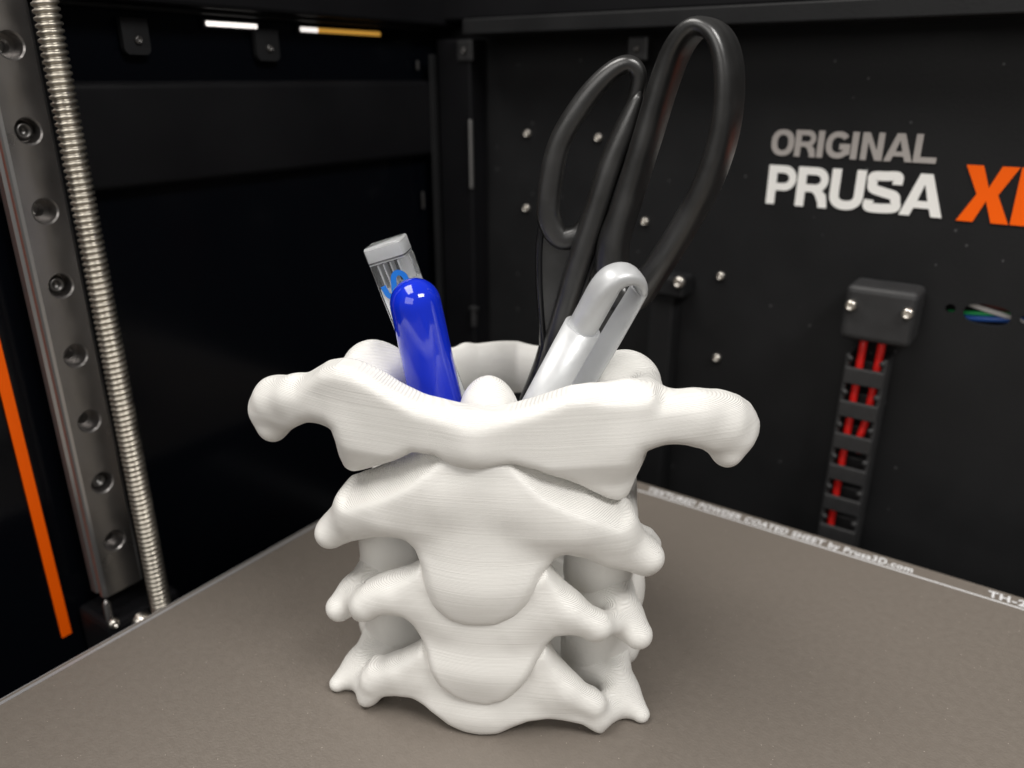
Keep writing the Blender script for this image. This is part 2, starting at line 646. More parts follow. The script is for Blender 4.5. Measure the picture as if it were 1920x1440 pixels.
P2 = [(1.8, 78.5), (8.0, 78.1), (13.6, 73.7), (19.3, 69.0), (25.0, 65.2), (31.6, 60.9), (34.1, 57.8), (35.1, 54.1), (35.7, 51.2), (39.5, 48.8), (42.0,
      44.5), (41.2, 41.4), (38.4, 40.4), (34.3, 42.8), (29.3, 45.6), (24.4, 48.9), (19.7, 50.4), (17.4, 48.9), (15.1, 45.9), (13.5, 42.5), (11.9, 39.1),
      (9.0, 35.2), (4.8, 32.4), (1.1, 31.9), (-2.7, 31.7), (-7.0, 33.1), (-10.1, 36.5), (-11.8, 41.3), (-12.8, 45.4), (-14.9, 49.2), (-17.5, 51.8), (-20.8,
      52.3), (-26.6, 50.6), (-32.1, 47.5), (-37.3, 43.6), (-40.3, 41.8), (-42.7, 42.8), (-42.7, 45.8), (-39.9, 50.0), (-36.7, 53.4), (-35.0, 57.7), (-31.4,
      63.0), (-25.3, 67.4), (-18.4, 70.7), (-10.7, 73.8), (-4.6, 76.8)]
P3 = [(1.0, 42.7), (10.2, 43.5), (14.1, 45.8), (15.4, 47.0), (19.3, 40.9), (24.4, 35.9), (27.7, 33.7), (28.7, 31.2), (28.0, 28.5), (26.4, 27.7), (23.2,
      29.6), (21.1, 30.0), (18.1, 29.4), (16.1, 26.9), (15.1, 24.6), (13.6, 22.0), (10.3, 16.5), (6.7, 11.7), (2.2, 9.3), (-1.8, 9.7), (-5.7, 11.1), (-9.4,
      14.3), (-11.3, 17.9), (-12.6, 22.3), (-14.3, 25.8), (-15.9, 29.1), (-17.8, 31.6), (-21.2, 32.4), (-24.4, 31.5), (-27.8, 28.8), (-29.5, 27.6), (-31.4,
      28.1), (-31.6, 30.9), (-30.3, 33.3), (-28.1, 36.5), (-25.6, 38.1), (-21.5, 40.0), (-17.6, 42.1), (-14.8, 44.3), (-13.3, 46.0), (-11.6, 42.1)]
P4 = [(0.7, 20.8), (10.3, 21.7), (14.1, 24.3), (15.7, 25.9), (18.3, 19.7), (21.5, 14.2), (24.5, 11.3), (27.5, 10.2), (29.2, 8.2), (30.0, 4.4), (29.8, 0.4),
      (27.8, 1.4), (24.8, 3.0), (20.2, 4.2), (16.5, 4.9), (12.1, 5.0), (8.4, 3.3), (4.5, 0.8), (-0.1, 0.2), (-3.8, 0.5), (-7.7, 1.9), (-10.2, 4.0), (-13.5,
      5.9), (-16.9, 6.8), (-21.0, 6.6), (-24.5, 5.5), (-27.0, 3.9), (-29.8, 1.6), (-31.4, 1.9), (-31.3, 6.7), (-30.1, 11.4), (-28.5, 13.6), (-25.5, 14.1),
      (-20.4, 16.9), (-17.2, 19.3), (-14.3, 22.2), (-12.5, 19.0)]


def atlas():
    F = Field((-70, 70, -8, 86, 56, 97))
    low = np.clip((73 - F.w) / 6, 0, 1) * np.clip((F.a - 10) / 8, 0, 1)
    vf = .0065 * F.u ** 2 + 2.6 * low
    F.add(F.slab(P1, vf - .2, vf + 10.0, 2.7))
    F.chain([(0, 1.6, 77.5, 3.2), (0, 1.8, 80, 3.0)], k=7)
    F.add(F.ell((29.5, 20, 76), (7.5, 12, 9)), 6)
    F.add(F.ell((29, 22, 70), (6.5, 10, 6)), 4)
    # raised rim of the joint hollow
    F.chain([(24, 12, 84, 3.2), (32, 16, 84.5, 3.4), (36, 21, 83.5, 3.6), (36.5, 28, 82.5, 3.6)], k=4)
    F.add(F.ell((31.0, 34, 80.5), (9.2, 4.4, 9.0), 0), 4)
    F.chain([(37, 16, 80, 5.6), (46, 19.5, 79.2, 5.5), (53.5, 23, 76.2, 5.6), (56.5, 25, 73.2, 5.4)], k=3)
    F.add(F.seg((55.5, 23.5, 71, 4.2), (55.6, 22.5, 68.8, 3.0)), 3)
    # rear arch, tall and thin
    B = (1, 1, .52)
    F.chain([(30, 34, 77, 4.2), (29.5, 46, 72, 3.4), (25, 58, 70.5, 3.4), (15, 69, 69.8, 3.8), (0, 74.5, 69, 4.2)], B)
    F.cut(F.ell((26.0, 26, 93.5), (8.0, 9.0, 8.8), -8), 3)
    F.wobble(3, .2)
    F.soften(2)
    return F.mesh('atlas_vertebra')


def axis_v():
    F = Field((-50, 50, -9, 82, 8, 92))
    g = np.clip((54 - F.w) / 12, 0, 1) * np.clip((20 - F.a) / 7, 0, 1)
    g = g * g * (3 - 2 * g)
    br = np.clip((F.w - 50) / 6, 0, 1) * np.clip((F.a - 6) / 8, 0, 1) * np.clip((40 - F.a) / 8, 0, 1)
    vf = .0068 * F.u ** 2 + .8 - 2.0 * g - 1.8 * br
    F.add(F.slab(P2, vf, vf + 12, 3.0))
    # joint facet: sloping shelf set back behind the shoulder ridge
    shelf = np.interp(F.a, [0, 8, 14, 20, 27, 32, 35, 38], [74.5, 73.0, 67.0, 62.8, 58.6, 56.2, 58, 80]) + np.clip(F.v - vf - 2.5, 0, 9) * .55
    F.d = smax(F.d, (F.w - shelf) * .85, 1.6)
    F.chain([(0, 20, 58, 9.5), (0, 20, 70, 8.8)], k=4)
    F.add(F.ell((-.3, 19.8, 75.2), (7.7, 7.8, 11.2)), 2)
    # swelling of the body and the two shoulder ridges
    F.chain([(0, 9.5, 66, 8.6), (0, 8.8, 52, 8.8), (0, 7.2, 42, 8.6)], (.74, 1, 1), k=6)
    F.chain([(9, 8.0, 63, 6.4), (22, 9.0, 56.8, 5.4), (30.5, 10.6, 52.4, 4.4)], k=6)
    F.chain([(31, 13, 51.0, 4.2), (38.6, 12.4, 46.2, 3.9)], k=3)
    F.add(tube(F, 36.2, 29.5, 24, 52), 4)
    F.add(F.pillar(27, 25.5, 8.8, 8.5, 28, 54), 4)
    F.add(F.ell((35.5, 36, 21), (4.4, 7, 9)), 4)
    F.wobble(5, .22)
    F.soften(2)
    return F.mesh('axis_vertebra')


def third():
    F = Field((-50, 50, -9, 82, -3, 52))
    g = np.clip((28 - F.w) / 10, 0, 1) * np.clip((19 - F.a) / 7, 0, 1)
    g = g * g * (3 - 2 * g)
    vf = .0022 * F.u ** 2 + .6 - 2.0 * g
    F.add(F.slab(P3, vf, vf + 7.5, 2.0))
    F.chain([(0, 9.6, 36, 8.6), (0, 8.8, 28, 8.6), (0, 7.2, 19.6, 8.6)], (.74, 1, 1), k=5)
    # ridge of the front bar, then the rear knob
    F.chain([(9, 8, 31, 6.0), (15.5, 6.4, 35, 4.0), (20, 5.4, 34.5, 3.0)], k=5)
    F.chain([(13.5, 4.6, 41.0, 2.2), (21, 3.8, 36.4, 2.2), (27.6, 4.2, 32.2, 2.6)], k=3)
    F.chain([(30, 22, 29, 5.5), (33.5, 15, 27.8, 4.7), (37.2, 10.5, 25.6, 3.5)], k=3)
    F.add(F.seg((28.5, 5.5, 31, 2.6), (33.5, 12, 28.5, 3.4)), 3)
    F.add(tube(F, 35.4, 29.0, 4, 30), 4)
    F.add(F.pillar(26.8, 25, 8.8, 8.5, 4, 32), 4)
    F.add(F.ell((35.6, 31, 8), (4.0, 6, 7)), 4)
    F.wobble(8, .2)
    F.soften(1)
    F.d = np.maximum(F.d, .3 - F.w)
    return F.mesh('third_vertebra')


def fourth():
    F = Field((-50, 50, -9, 82, -3, 30))
    g = np.clip((12 - F.w) / 8, 0, 1) * np.clip((19 - F.a) / 7, 0, 1)
    g = g * g * (3 - 2 * g)
    vf = .0022 * F.u ** 2 + .8 - 1.6 * g
    F.add(F.slab(P4, vf, vf + 7.5, 2.0))
    F.chain([(0, 9.6, 13, 8.6), (0, 8.8, 6, 8.6)], (.74, 1, 1), k=5)
    F.add(F.ell((0, 8.6, 4.2), (11.5, 8.6, 4.8)), 3)
    F.chain([(9, 8, 9, 6.0), (15.5, 6.4, 12.5, 4.0), (20, 5.4, 11.5, 3.0)], k=5)
    F.chain([(13.5, 4.8, 19.5, 2.2), (21, 4.2, 13.6, 2.2), (27.8, 4.6, 9.0, 2.6)], k=3)
    F.chain([(30, 22, 6, 5.5), (34, 14.5, 4.8, 4.4), (39.4, 9.8, 2.0, 2.1)], k=3)
    F.add(F.seg((29.5, 6, 4, 2.8), (34, 13, 3.0, 3.8)), 3)
    F.add(tube(F, 34.6, 28.5, -1, 9), 4)
    F.add(F.pillar(26.6, 25, 8.8, 8.5, 1, 12), 4)
    r = np.sqrt(F.u ** 2 + (F.v - 41) ** 2)
    F.add(np.maximum(r - 31, np.abs(F.w - .8) - 1.2), 1)
    F.wobble(11, .2)
    F.soften(1)
    F.d = np.maximum(F.d, -F.w)
    return F.mesh('fourth_vertebra')


ORG = Vector((-.0928, .1180, 0))
YAW = R(27.3)
holder = empty('pen_holder', ORG, YAW)
tag(holder, 'white printed pen holder shaped like four stacked neck vertebrae', 'pen holder')
for nm, me, lb in (('atlas_vertebra', atlas(), 'top vertebra with two wide drooping wings'),
                   ('axis_vertebra', axis_v(), 'second vertebra with sloping shoulders and upright peg'),
                   ('lower_vertebra', third(), 'third vertebra from the top'),
                   ('lower_vertebra', fourth(), 'bottom vertebra standing on the sheet')):
    tag(link(nm, me, M['white'], holder), lb)


def HW(u, v, w):
    """pen-holder millimetres to world metres"""
    return ORG + Matrix.Rotation(YAW, 3, 'Z') @ Vector((u, v, w)) * .001


def frame_along(a, b, face):
    """matrix with z from a to b (world) and x turned as far as it can towards 'face'"""
    a, b = Vector(a), Vector(b)
    z = (b - a).normalized()
    x = (Vector(face) - z * Vector(face).dot(z)).normalized()
    y = z.cross(x)
    m = Matrix((x, y, z)).transposed().to_4x4()
    m.translation = a
    return m


HU = Matrix.Rotation(YAW, 3, 'Z') @ Vector((1, 0, 0))
HV = Matrix.Rotation(YAW, 3, 'Z') @ Vector((0, 1, 0))

# ------------------------------------------------------------------ pens
# blue pen: round-ended glossy cap
bp_ = empty('blue_pen')
a, b = HW(-5, 36, 4), HW(-19.0, 26, 107)
mx = frame_along(a, b, -HV)
Lb = (b - a).length
bp_.matrix_world = mx
tag(bp_, 'glossy royal blue pen with round top standing left of the scissors', 'pen')
bm = bmesh.new()
pr = [(.0062 + .0000, Lb - .085)]
r0 = .0065
pr = [(r0 - .0006, Lb - .062), (r0, Lb - .061), (r0 - .0001, Lb - .03), (r0 - .0004, Lb - .012)]
for k in range(9):
    t = k / 8 * math.pi / 2
    pr.append((max(0, (r0 - .0005) * math.cos(t)), Lb - .0060 + .0060 * math.sin(t)))
pr[-1] = (0, Lb)
lathe(bm, pr, n=40, mtx=Matrix())
obj('cap', bm, M['blue'], bp_, True)
bm = bmesh.new()
lathe(bm, [(0, 0), (.0006, .0004), (.0012, .010), (.0040, .018), (.0048, .03), (.0048, Lb - .058)], n=24, mtx=Matrix())
obj('barrel', bm, M['label'], bp_, True)

# clear pen behind it
cpn = empty('clear_pen')
a, b = HW(6, 44, 6), HW(-28.3, 38, 113.2)
mx = frame_along(a, b, -HV)
Lc = (b - a).length
cpn.matrix_world = mx
tag(cpn, 'clear plastic stick with white label and blue letter behind the blue pen', 'pen')


def rsec(bm, prof, ax, ay, power=4, n=40):
    rings = []
    for h, k, *tilt in prof:
        ring = []
        tl = tilt[0] if tilt else 0
        for i in range(n):
            t = 2 * math.pi * i / n
            c, s = math.cos(t), math.sin(t)
            x = math.copysign(abs(c) ** (2 / power), c) * ax * k
            y = math.copysign(abs(s) ** (2 / power), s) * ay * k
            ring.append(bm.verts.new((x, y, h + tl * y)))
        rings.append(ring)
    for a, b in zip(rings, rings[1:]):
        for i in range(n):
            j = (i + 1) % n
            bm.faces.new((a[i], a[j], b[j], b[i]))
    bm.faces.new(rings[0][::-1])
    bm.faces.new(rings[-1])


bm = bmesh.new()
rsec(bm, [(0, .8), (.0006, 1), (Lc - .0048, 1), (Lc - .0045, .97), (Lc - .0041, .97), (Lc - .0038, 1), (Lc - .0004, 1), (Lc, .95)], .0040, .0050, power=7)
obj('clear_body', bm, M['clear'], cpn, True)
bm = bmesh.new()
rsec(bm, [(.002, 1), (Lc - .0108, 1)], .0033, .0044, power=7)
obj('white_core', bm, M['label'], cpn, True)


def ribbon_letter(bm, pts, w, f):
    """flat stroke along 2-D points; f maps (x, y) to 3-D"""
    P = np.array(pts)
    n = len(P)
    prev = None
    for i in range(n):
        t = P[min(i + 1, n - 1)] - P[max(i - 1, 0)]
        t = t / np.linalg.norm(t)
        nn = np.array([-t[1], t[0]]) * w / 2
        q = (bm.verts.new(f(*(P[i] + nn))), bm.verts.new(f(*(P[i] - nn))))
        if prev:
            bm.faces.new((prev[0], prev[1], q[1], q[0]))
        prev = q


bm = bmesh.new()
sp_ = catmull([(-.0031, -.0026), (-.0027, -.0050), (-.0014, -.0058), (-.0005, -.0036), (.0003, -.0012), (.0016, -.0004), (.0029, -.0014), (.0032, -.0036)], 6)
ribbon_letter(bm, sp_, .0014, lambda x, y: (.0041, x, Lc - .0070 + y))
obj('letter', bm, M['lettering'], cpn)
boxo('end_block', (-.0034, .0034, -.0045, .0045, Lc - .0036, Lc - .0006), M['frost'], cpn)
for h_ in (.0043,):
    boxo('end_line', (-.0036, .0036, -.0046, .0046, Lc - h_, Lc - h_ + .00025), M['frost'], cpn)
for k_ in (-.0030, -.0016, .0002, .0022):
    boxo('inner_rib', (-.0012, .0024, k_, k_ + .00035, Lc - .0106, Lc - .0048), M['frost'], cpn)

# silver pen with a wrap-over clip
svp = empty('silver_pen')
a, b = HW(-18.8, 38.6, 13), HW(27.9, 22, 112.4)
mx = frame_along(a, b, -HV * .82 + HU * .57)
Ls = (b - a).length
svp.matrix_world = mx      # local x towards the viewer, local -y... clip on the right
tag(svp, 'satin silver pen with wrap-over clip leaning right in the holder', 'pen')
bm = bmesh.new()
# stepped sleeve: wide lower sleeve with slanted mouth
n = 40
def sleeve(bm, r, z0, zf, n=40, cap0=True):
    lo, hi = [], []
    for i in range(n):
        t = 2 * math.pi * i / n
        x, y = r * math.cos(t), r * math.sin(t)
        lo.append(bm.verts.new((x, y, z0)))
        hi.append(bm.verts.new((x, y, zf(x, y))))
    for i in range(n):
        j = (i + 1) % n
        bm.faces.new((lo[i], lo[j], hi[j], hi[i]))
    return lo, hi
rs_ = .0043
lo, hi = sleeve(bm, rs_, Ls - .060, lambda x, y: Ls - .0165 + .05 * y)
inn = [bm.verts.new((v.co.x * .88, v.co.y * .88, v.co.z - .0002)) for v in hi]
for i in range(n):
    j = (i + 1) % n
    bm.faces.new((hi[i], hi[j], inn[j], inn[i]))
bm.faces.new(inn)
o = obj('sleeve', bm, M['silver'], svp, True)
bm = bmesh.new()
lathe(bm, [(0, 0), (.0008, .0006), (.0016, .010), (.0046, .022), (.0041, .04), (.0041, Ls - .0585)], n=28, mtx=Matrix())
obj('barrel', bm, M['silver'], svp, True)
# upper neck that bends over at the top and runs down as the clip
bm = bmesh.new()
CY = .0090   # side on which the clip hangs (local y)
path = [(0, 0, Ls - .024), (0, 0, Ls - .012), (0, 0, Ls - .0065)]
for k in range(1, 9):
    t = math.pi * k / 8
    path.append((0, CY / 2 + (-CY / 2) * math.cos(t), Ls - .0055 + .0043 * math.sin(t)))
ra = [.0030] * 3 + [.0030 - .0022 * (k / 8) ** .8 for k in range(1, 9)]
rb = [.0034] * 3 + [.0034 - .0002 * (k / 8) for k in range(1, 9)]
path += [(0, CY - .0001, Ls - .02), (0, CY - .0004, Ls - .050)]
ra += [.0008, .0008]
rb += [.0037, .0036]
ends = catmull([(*p, q, s) for p, q, s in zip(path, ra, rb)], 4)
sweep(bm, [e[:3] for e in ends], [e[3] for e in ends], [e[4] for e in ends], (1, 0, 0), n=20, power=2.6)
obj('clip', bm, M['silver'], svp, True)

# ------------------------------------------------------------------ scissors
sc = empty('scissors', HW(-12, 52, 4), YAW)
tag(sc, 'black handled scissors standing handles up in the pen holder', 'scissors')


def SL(p):
    return HW(*p) - HW(-12, 52, 4)


inv = Matrix.Rotation(-YAW, 3, 'Z')


def sw(name, pts, closed, m, parent, n=16, sub=8, power=2.4, mer=None, tilt=(0, -1, 0)):
    """pts: (u, v, w, half-width in the plane, half-depth) in holder millimetres"""
    e = catmull(pts, sub, closed)
    bm = mer or bmesh.new()
    P = [inv @ SL(q[:3]) for q in e]
    sweep(bm, P, [q[3] * .001 for q in e], [q[4] * .001 for q in e], tilt, closed=closed, n=n, power=power)
    return bm if mer is not None else obj(name, bm, m, parent, True)


# far (left) handle
bm = bmesh.new()
sw('', [(10.5, 50, 118, 2.9, 3.8), (10.8, 50, 126, 2.9, 4.0), (13.0, 50, 136.0, 2.7, 4.4), (18.4, 50, 145.0, 2.6, 4.8), (23.8, 50, 151.0, 2.3, 5.0), (28.2, 50, 153.2, 2.0, 5.0),
        (30.8, 50, 150.6, 1.9, 4.6), (29.8, 50, 144.5, 1.8, 3.8), (26.6, 50, 136.0, 1.8, 3.4), (23.4, 50, 126, 2.0, 3.2), (21.2, 50, 119.0, 2.2, 3.0), (18.2, 50, 114.0, 2.6, 3.0), (13.6, 50, 113.0, 2.8, 3.2)], True, None, None, mer=bm, power=3.2, n=20)
left_loop = obj('handle_loop', bm, M['rubber'], sc, True)
# web below that loop
def plate(name, pts, v0, v1, m, parent, bev=.0008):
    bm = bmesh.new()
    fr = [bm.verts.new(inv @ SL((u, v0, w))) for u, w in pts]
    bk = [bm.verts.new(inv @ SL((u, v1, w))) for u, w in pts]
    bm.faces.new(fr)
    bm.faces.new(bk[::-1])
    k = len(pts)
    for i in range(k):
        j = (i + 1) % k
        bm.faces.new((fr[i], bk[i], bk[j], fr[j]))
    bmesh.ops.recalc_face_normals(bm, faces=bm.faces)
    bmesh.ops.bevel(bm, geom=bm.edges[:], offset=bev, segments=2, affect='EDGES')
    return obj(name, bm, m, parent)


plate('handle_web', [(7.9, 119), (8.3, 108), (8.6, 100), (9.4, 88), (9.8, 83.5), (4.0, 66), (9.0, 65), (13.5, 82), (14.6, 91), (18.2, 104), (22.6, 118), (17, 114.5), (12, 114.5)], 48.4, 51.8, M['rubber'], sc)
sw('edge_rib', [(9.2, 50, 119, 1.0, 2.2), (8.4, 50, 110, 1.1, 2.4), (8.6, 50, 100, 1.1, 2.4), (9.6, 50, 88, 1.1, 2.4), (10.0, 50, 82.5, 2.0, 2.4), (6.5, 50, 70, 2.6, 2.6), (-4, 51, 44, 2.4, 2.4)], False, M['gloss'], sc)
# inner rest bar of the left handle
sw('rest_bar', [(31.4, 46.5, 147.4, .3, 1.2), (30.6, 46.5, 145.6, 1.5, 2.6), (28.6, 46.5, 140.0, 2.6, 3.2), (25.2, 46.5, 131.0, 2.9, 3.4), (21.6, 46.5, 118.4, 2.9, 3.4), (18.0, 46.5, 106.0, 2.9, 3.4), (14.6, 46.5, 93.5, 2.7, 3.2), (12.8, 47.0, 88.0, 2.3, 2.8), (10.5, 49, 80, 2.0, 2.4), (2, 51, 58, 2.0, 2.4)], False, M['rubber'], sc)
# near (right) handle
bm = bmesh.new()
sw('', [(26.8, 46, 112.0, 3.6, 4.2), (29.6, 46, 122.5, 2.9, 4.6), (33.4, 45.5, 137.0, 2.7, 5.0), (36.6, 45, 149.5, 2.5, 5.4), (39.5, 44, 157.2, 2.2, 6.0), (43.4, 42.5, 160.6, 1.9, 6.4), (47.6, 41, 158.2, 2.0, 6.6), (50.0, 40, 151.0, 2.2, 6.6),
        (50.2, 40, 140, 2.4, 6.2), (47.8, 40.5, 129.0, 2.7, 5.6), (43.4, 42, 118.4, 2.9, 5.0), (37.4, 43.5, 107.0, 3.2, 4.6), (32.4, 45, 99.5, 3.6, 4.2), (27.5, 46, 101.8, 4.0, 4.0)], True, None, None, mer=bm, tilt=(-.42, -.9, 0), power=3.0, n=20)
obj('handle_loop', bm, M['rubber'], sc, True)
plate('handle_web', [(23.2, 116), (21.2, 107), (16.5, 92), (12, 78), (18, 76), (27, 90), (33, 98), (33.5, 102.5), (27, 104), (26.5, 110)], 46.2, 49.6, M['rubber'], sc)
sw('edge_rib', [(34.6, 47.5, 146, .5, 1.0), (31.0, 47.6, 137, .7, 1.6), (26.6, 47.6, 122, .8, 1.8), (22.8, 47.6, 110, .9, 2.0), (17.4, 47.6, 93, .9, 2.0), (12.5, 48, 78, .9, 2.0)], False, M['gloss'], sc)
for du, dw in ((22.3, 105.3), (21.2, 101.6)):
    bm = bmesh.new()
    box(bm, -.0006, .0006, -.0004, .0004, -.0014, .0014, bev=.0003)
    o = obj('slot', bm, M['hole'], sc)
    o.location = inv @ SL((du, 46.1, dw))
    o.rotation_euler = (0, R(18), 0)
plate('blade', [(-3, 66), (4, 66), (8, 80), (14, 84), (6, 62), (-8, 24), (-16, 5), (-17, 5)], 49.0, 49.9, M['steel'], sc, bev=.0002)
plate('blade', [(6, 70), (12, 70), (15, 82), (18, 80), (10, 62), (-6, 24), (-14, 5), (-15, 5)], 47.6, 48.7, M['steel'], sc, bev=.0002)
bm = bmesh.new()
lathe(bm, [(0, -.0022), (.003, -.0021), (.0034, -.0014), (.0034, .0014)], axis='Y', n=20)
o = obj('pivot', bm, M['steel'], sc, True)
o.location = inv @ SL((4, 47, 58))

# ------------------------------------------------------------------ lettering on the rear panel
def arc(cx, cy, rx, ry, a0, a1, n=14, p=2.3):
    out = []
    for i in range(n + 1):
        t = R(a0 + (a1 - a0) * i / n)
        c, s = math.cos(t), math.sin(t)
        out.append((cx + rx * math.copysign(abs(c) ** (2 / p), c), cy + ry * math.copysign(abs(s) ** (2 / p), s)))
    return out


def glyph(ch, w, h, t):
    """outline loops (outer first, then holes) of a heavy grotesque capital, w wide, h high, stroke t"""
    if ch == 'O':
        return [arc(w / 2, h / 2, w / 2, h / 2, 0, 360, 40)[:-1], arc(w / 2, h / 2, w / 2 - t, h / 2 - t * .9, 0, 360, 40)[:-1]]
    if ch == 'I':
        return [[(0, 0), (w, 0), (w, h), (0, h)]]
    if ch == 'L':
        return [[(0, 0), (w, 0), (w, t * .9), (t, t * .9), (t, h), (0, h)]]
    if ch == 'N':
        return [[(0, 0), (t * .95, 0), (t * .95, h * .66), (w - t * 1.1, 0), (w, 0), (w, h), (w - t * .95, h), (w - t * .95, h * .34), (t * 1.1, h), (0, h)]]
    if ch == 'A':
        k = t * 1.08
        y1, y2 = h * .19, h * .36
        xo = lambda y: y / h * (w / 2 - k * .56)
        xi = lambda y: k + y / h * (w / 2 - k * .56) * 1.0
        yt = h * .76
        return [[(0, 0), (k, 0), (xi(y1), y1), (w - xi(y1), y1), (w - k, 0), (w, 0), (w / 2 + k * .56, h), (w / 2 - k * .56, h)],
                [(xi(y2), y2), (w - xi(y2), y2), (w / 2, yt)]]
    if ch == 'X':
        k = t * 1.32
        m = h / 2
        return [[(0, 0), (k, 0), (w / 2, m - k * .42), (w - k, 0), (w, 0), (w / 2 + k * .62, m), (w, h), (w - k, h), (w / 2, m + k * .42), (k, h), (0, h), (w / 2 - k * .62, m)]]
    if ch in 'PR':
        yb = h * (.36 if ch == 'P' else .38)
        r = (h - yb) / 2
        bw = w * (1 if ch == 'P' else .96)
        out = [(0, 0), (t, 0), (t, yb)]
        if ch == 'R':
            out += [(w * .50, yb), (w * .60, yb - t * .35), (w - t * 1.05, t * .5), (w - t * 1.0, 0), (w, 0), (w * .97, h * .18), (w * .93, h * .33), (w * .80, yb + t * .18)]
        else:
            out += [(w * .5, yb)]
        out += [(bw - r * .95 + r * .95 * math.cos(R(q)), yb + r + r * math.sin(R(q))) for q in range(-80 if ch == 'P' else -45, 91, 15)]
        out += [(0, h)]
        ri = r - t * .9
        hole = [(t, yb + t * .85), (bw - r, yb + t * .85)] + [(bw - r * .95 + (ri * 1.0) * math.cos(R(q)), yb + r + ri * math.sin(R(q))) for q in range(-75, 76, 15)] + [(bw - r, h - t * .85), (t, h - t * .85)]
        return [out, hole]
    if ch == 'U':
        c = [(t / 2, h), (t / 2, h * .42)] + arc(w / 2, h * .37, w / 2 - t / 2, h * .37 - t / 2, 180, 360, 16) + [(w - t / 2, h * .42), (w - t / 2, h)]
        return stroke(c, t)
    if ch == 'S':
        q = t / 2
        c = catmull([(w * .0 + q, h * .30), (w * .14, h * .10 + q * .3), (w * .5, q), (w * .86, h * .12 + q * .3), (w - q * 1.05, h * .29), (w * .80, h * .43), (w * .5, h * .50), (w * .20, h * .58), (q * 1.2, h * .73), (w * .17, h * .89 - q * .2), (w * .5, h - q), (w * .82, h * .89), (w - q * 1.2, h * .70)], 6)
        return stroke(c, t)
    if ch == 'G':
        q = t / 2
        c = arc(w / 2, h / 2, w / 2 - q, h / 2 - q, 38, 318, 30) + [(w - q, h * .25), (w - q, h * .44), (w * .56, h * .44)]
        return stroke(c, t * .95)
    return []


def stroke(c, t):
    P = np.array(c, float)
    keep = [0]
    for i in range(1, len(P)):
        if np.linalg.norm(P[i] - P[keep[-1]]) > 1e-6:
            keep.append(i)
    P = P[keep]
    n = len(P)
    l, r = [], []
    for i in range(n):
        a = P[i] - P[i - 1] if i else P[1] - P[0]
        b = P[i + 1] - P[i] if i < n - 1 else a
        a = a / np.linalg.norm(a)
        b = b / np.linalg.norm(b)
        m = a + b
        m = m / np.linalg.norm(m)
        nn = np.array([-m[1], m[0]])
        k = t / 2 / max(.6, float(m @ a))
        l.append(tuple(P[i] + nn * k))
        r.append(tuple(P[i] - nn * k))
    return [l + r[::-1]]


def letter(ch, x, z, w, h, t, m, y=YB - .0004):
    cu = bpy.data.curves.new('letter', 'CURVE')
    cu.dimensions = '2D'
    cu.fill_mode = 'BOTH'
    cu.extrude = .00012
    for lp in glyph(ch, w, h, t):
        s = cu.splines.new('POLY')
        s.points.add(len(lp) - 1)
        for p, q in zip(s.points, lp):
            p.co = (*q, 0, 1)
        s.use_cyclic_u = True
    o = bpy.data.objects.new('letter', cu)
    COL.objects.link(o)
    me = bpy.data.meshes.new_from_object(o.evaluated_get(bpy.context.evaluated_depsgraph_get()))
    bpy.data.objects.remove(o, do_unlink=True)
    bpy.data.curves.remove(cu)
    o = link('letter', me, m, back)
    o.location = (x, y, z)
    o.rotation_euler = (R(90), 0, 0)
    return o


x0, wd = -.0950, .0547
for ch, f0, f1 in zip('ORIGINAL', (0, .155, .298, .350, .507, .567, .705, .872), (.148, .290, .336, .500, .545, .695, .868, 1.0)):
    letter(ch, x0 + wd * f0, .1240, wd * (f1 - f0), .0091, .00205, M['gray_ink'])
x0, wd = -.0947, .0592
for ch, f0, f1 in zip('PRUSA', (0, .180, .378, .578, .775), (.172, .370, .570, .775, 1.0)):
    letter(ch, x0 + wd * f0, .1067, wd * (f1 - f0), .0139, .0031, M['white_ink'])
letter('X', -.0312, .1064, .0150, .0178, .0037, M['orange'])
letter('L', -.0158, .1064, .0118, .0178, .0040, M['orange'])


# ------------------------------------------------------------------ small hardware on the rear panel
def screw_mesh(r, h):
    bm = bmesh.new()
    lathe(bm, [(r, 0), (r * .98, h * .55), (r * .72, h * .95), (r * .5, h), (r * .48, h * .35), (0, h * .3)], n=18, mtx=Matrix())
    me = bpy.data.meshes.new('screw')
    bmesh.ops.recalc_face_normals(bm, faces=bm.faces)
    bm.to_mesh(me)
    bm.free()
    smooth(me)
    return me


SM = screw_mesh(.0017, .0016)
SM.materials.append(M['screw'])
for x, z in ((-.2023, .1278), (-.1669, .1274), (-.2026, .0955), (-.1436, .0952), (-.1092, .0770), (-.1075, .0430)):
    o = bpy.data.objects.new('screw', SM)
    COL.objects.link(o)
    o.parent = back
    o.location = (x, YB - .0001, z)
    o.rotation_euler = (R(90), 0, 0)
# short upright channel with its big screw
ch_ = empty('upright_channel', (-.131, YB - .001, -.05))
tag(ch_, 'short black upright channel on the rear panel beside the scissors', 'channel')
boxo('channel_body', (-.0052, .0060, -.007, .0009, -.04, .1175), M['panel'], ch_, bev=.0012)
boxo('channel_cap', (-.0046, .0110, -.010, .0009, .1180, .1265), M['panel'], ch_, bev=.0014)
o = link('screw', screw_mesh(.0024, .0022), M['screw'], ch_)
o.location = (.0092, -.0102, .1250)
o.rotation_euler = (R(90), 0, 0)

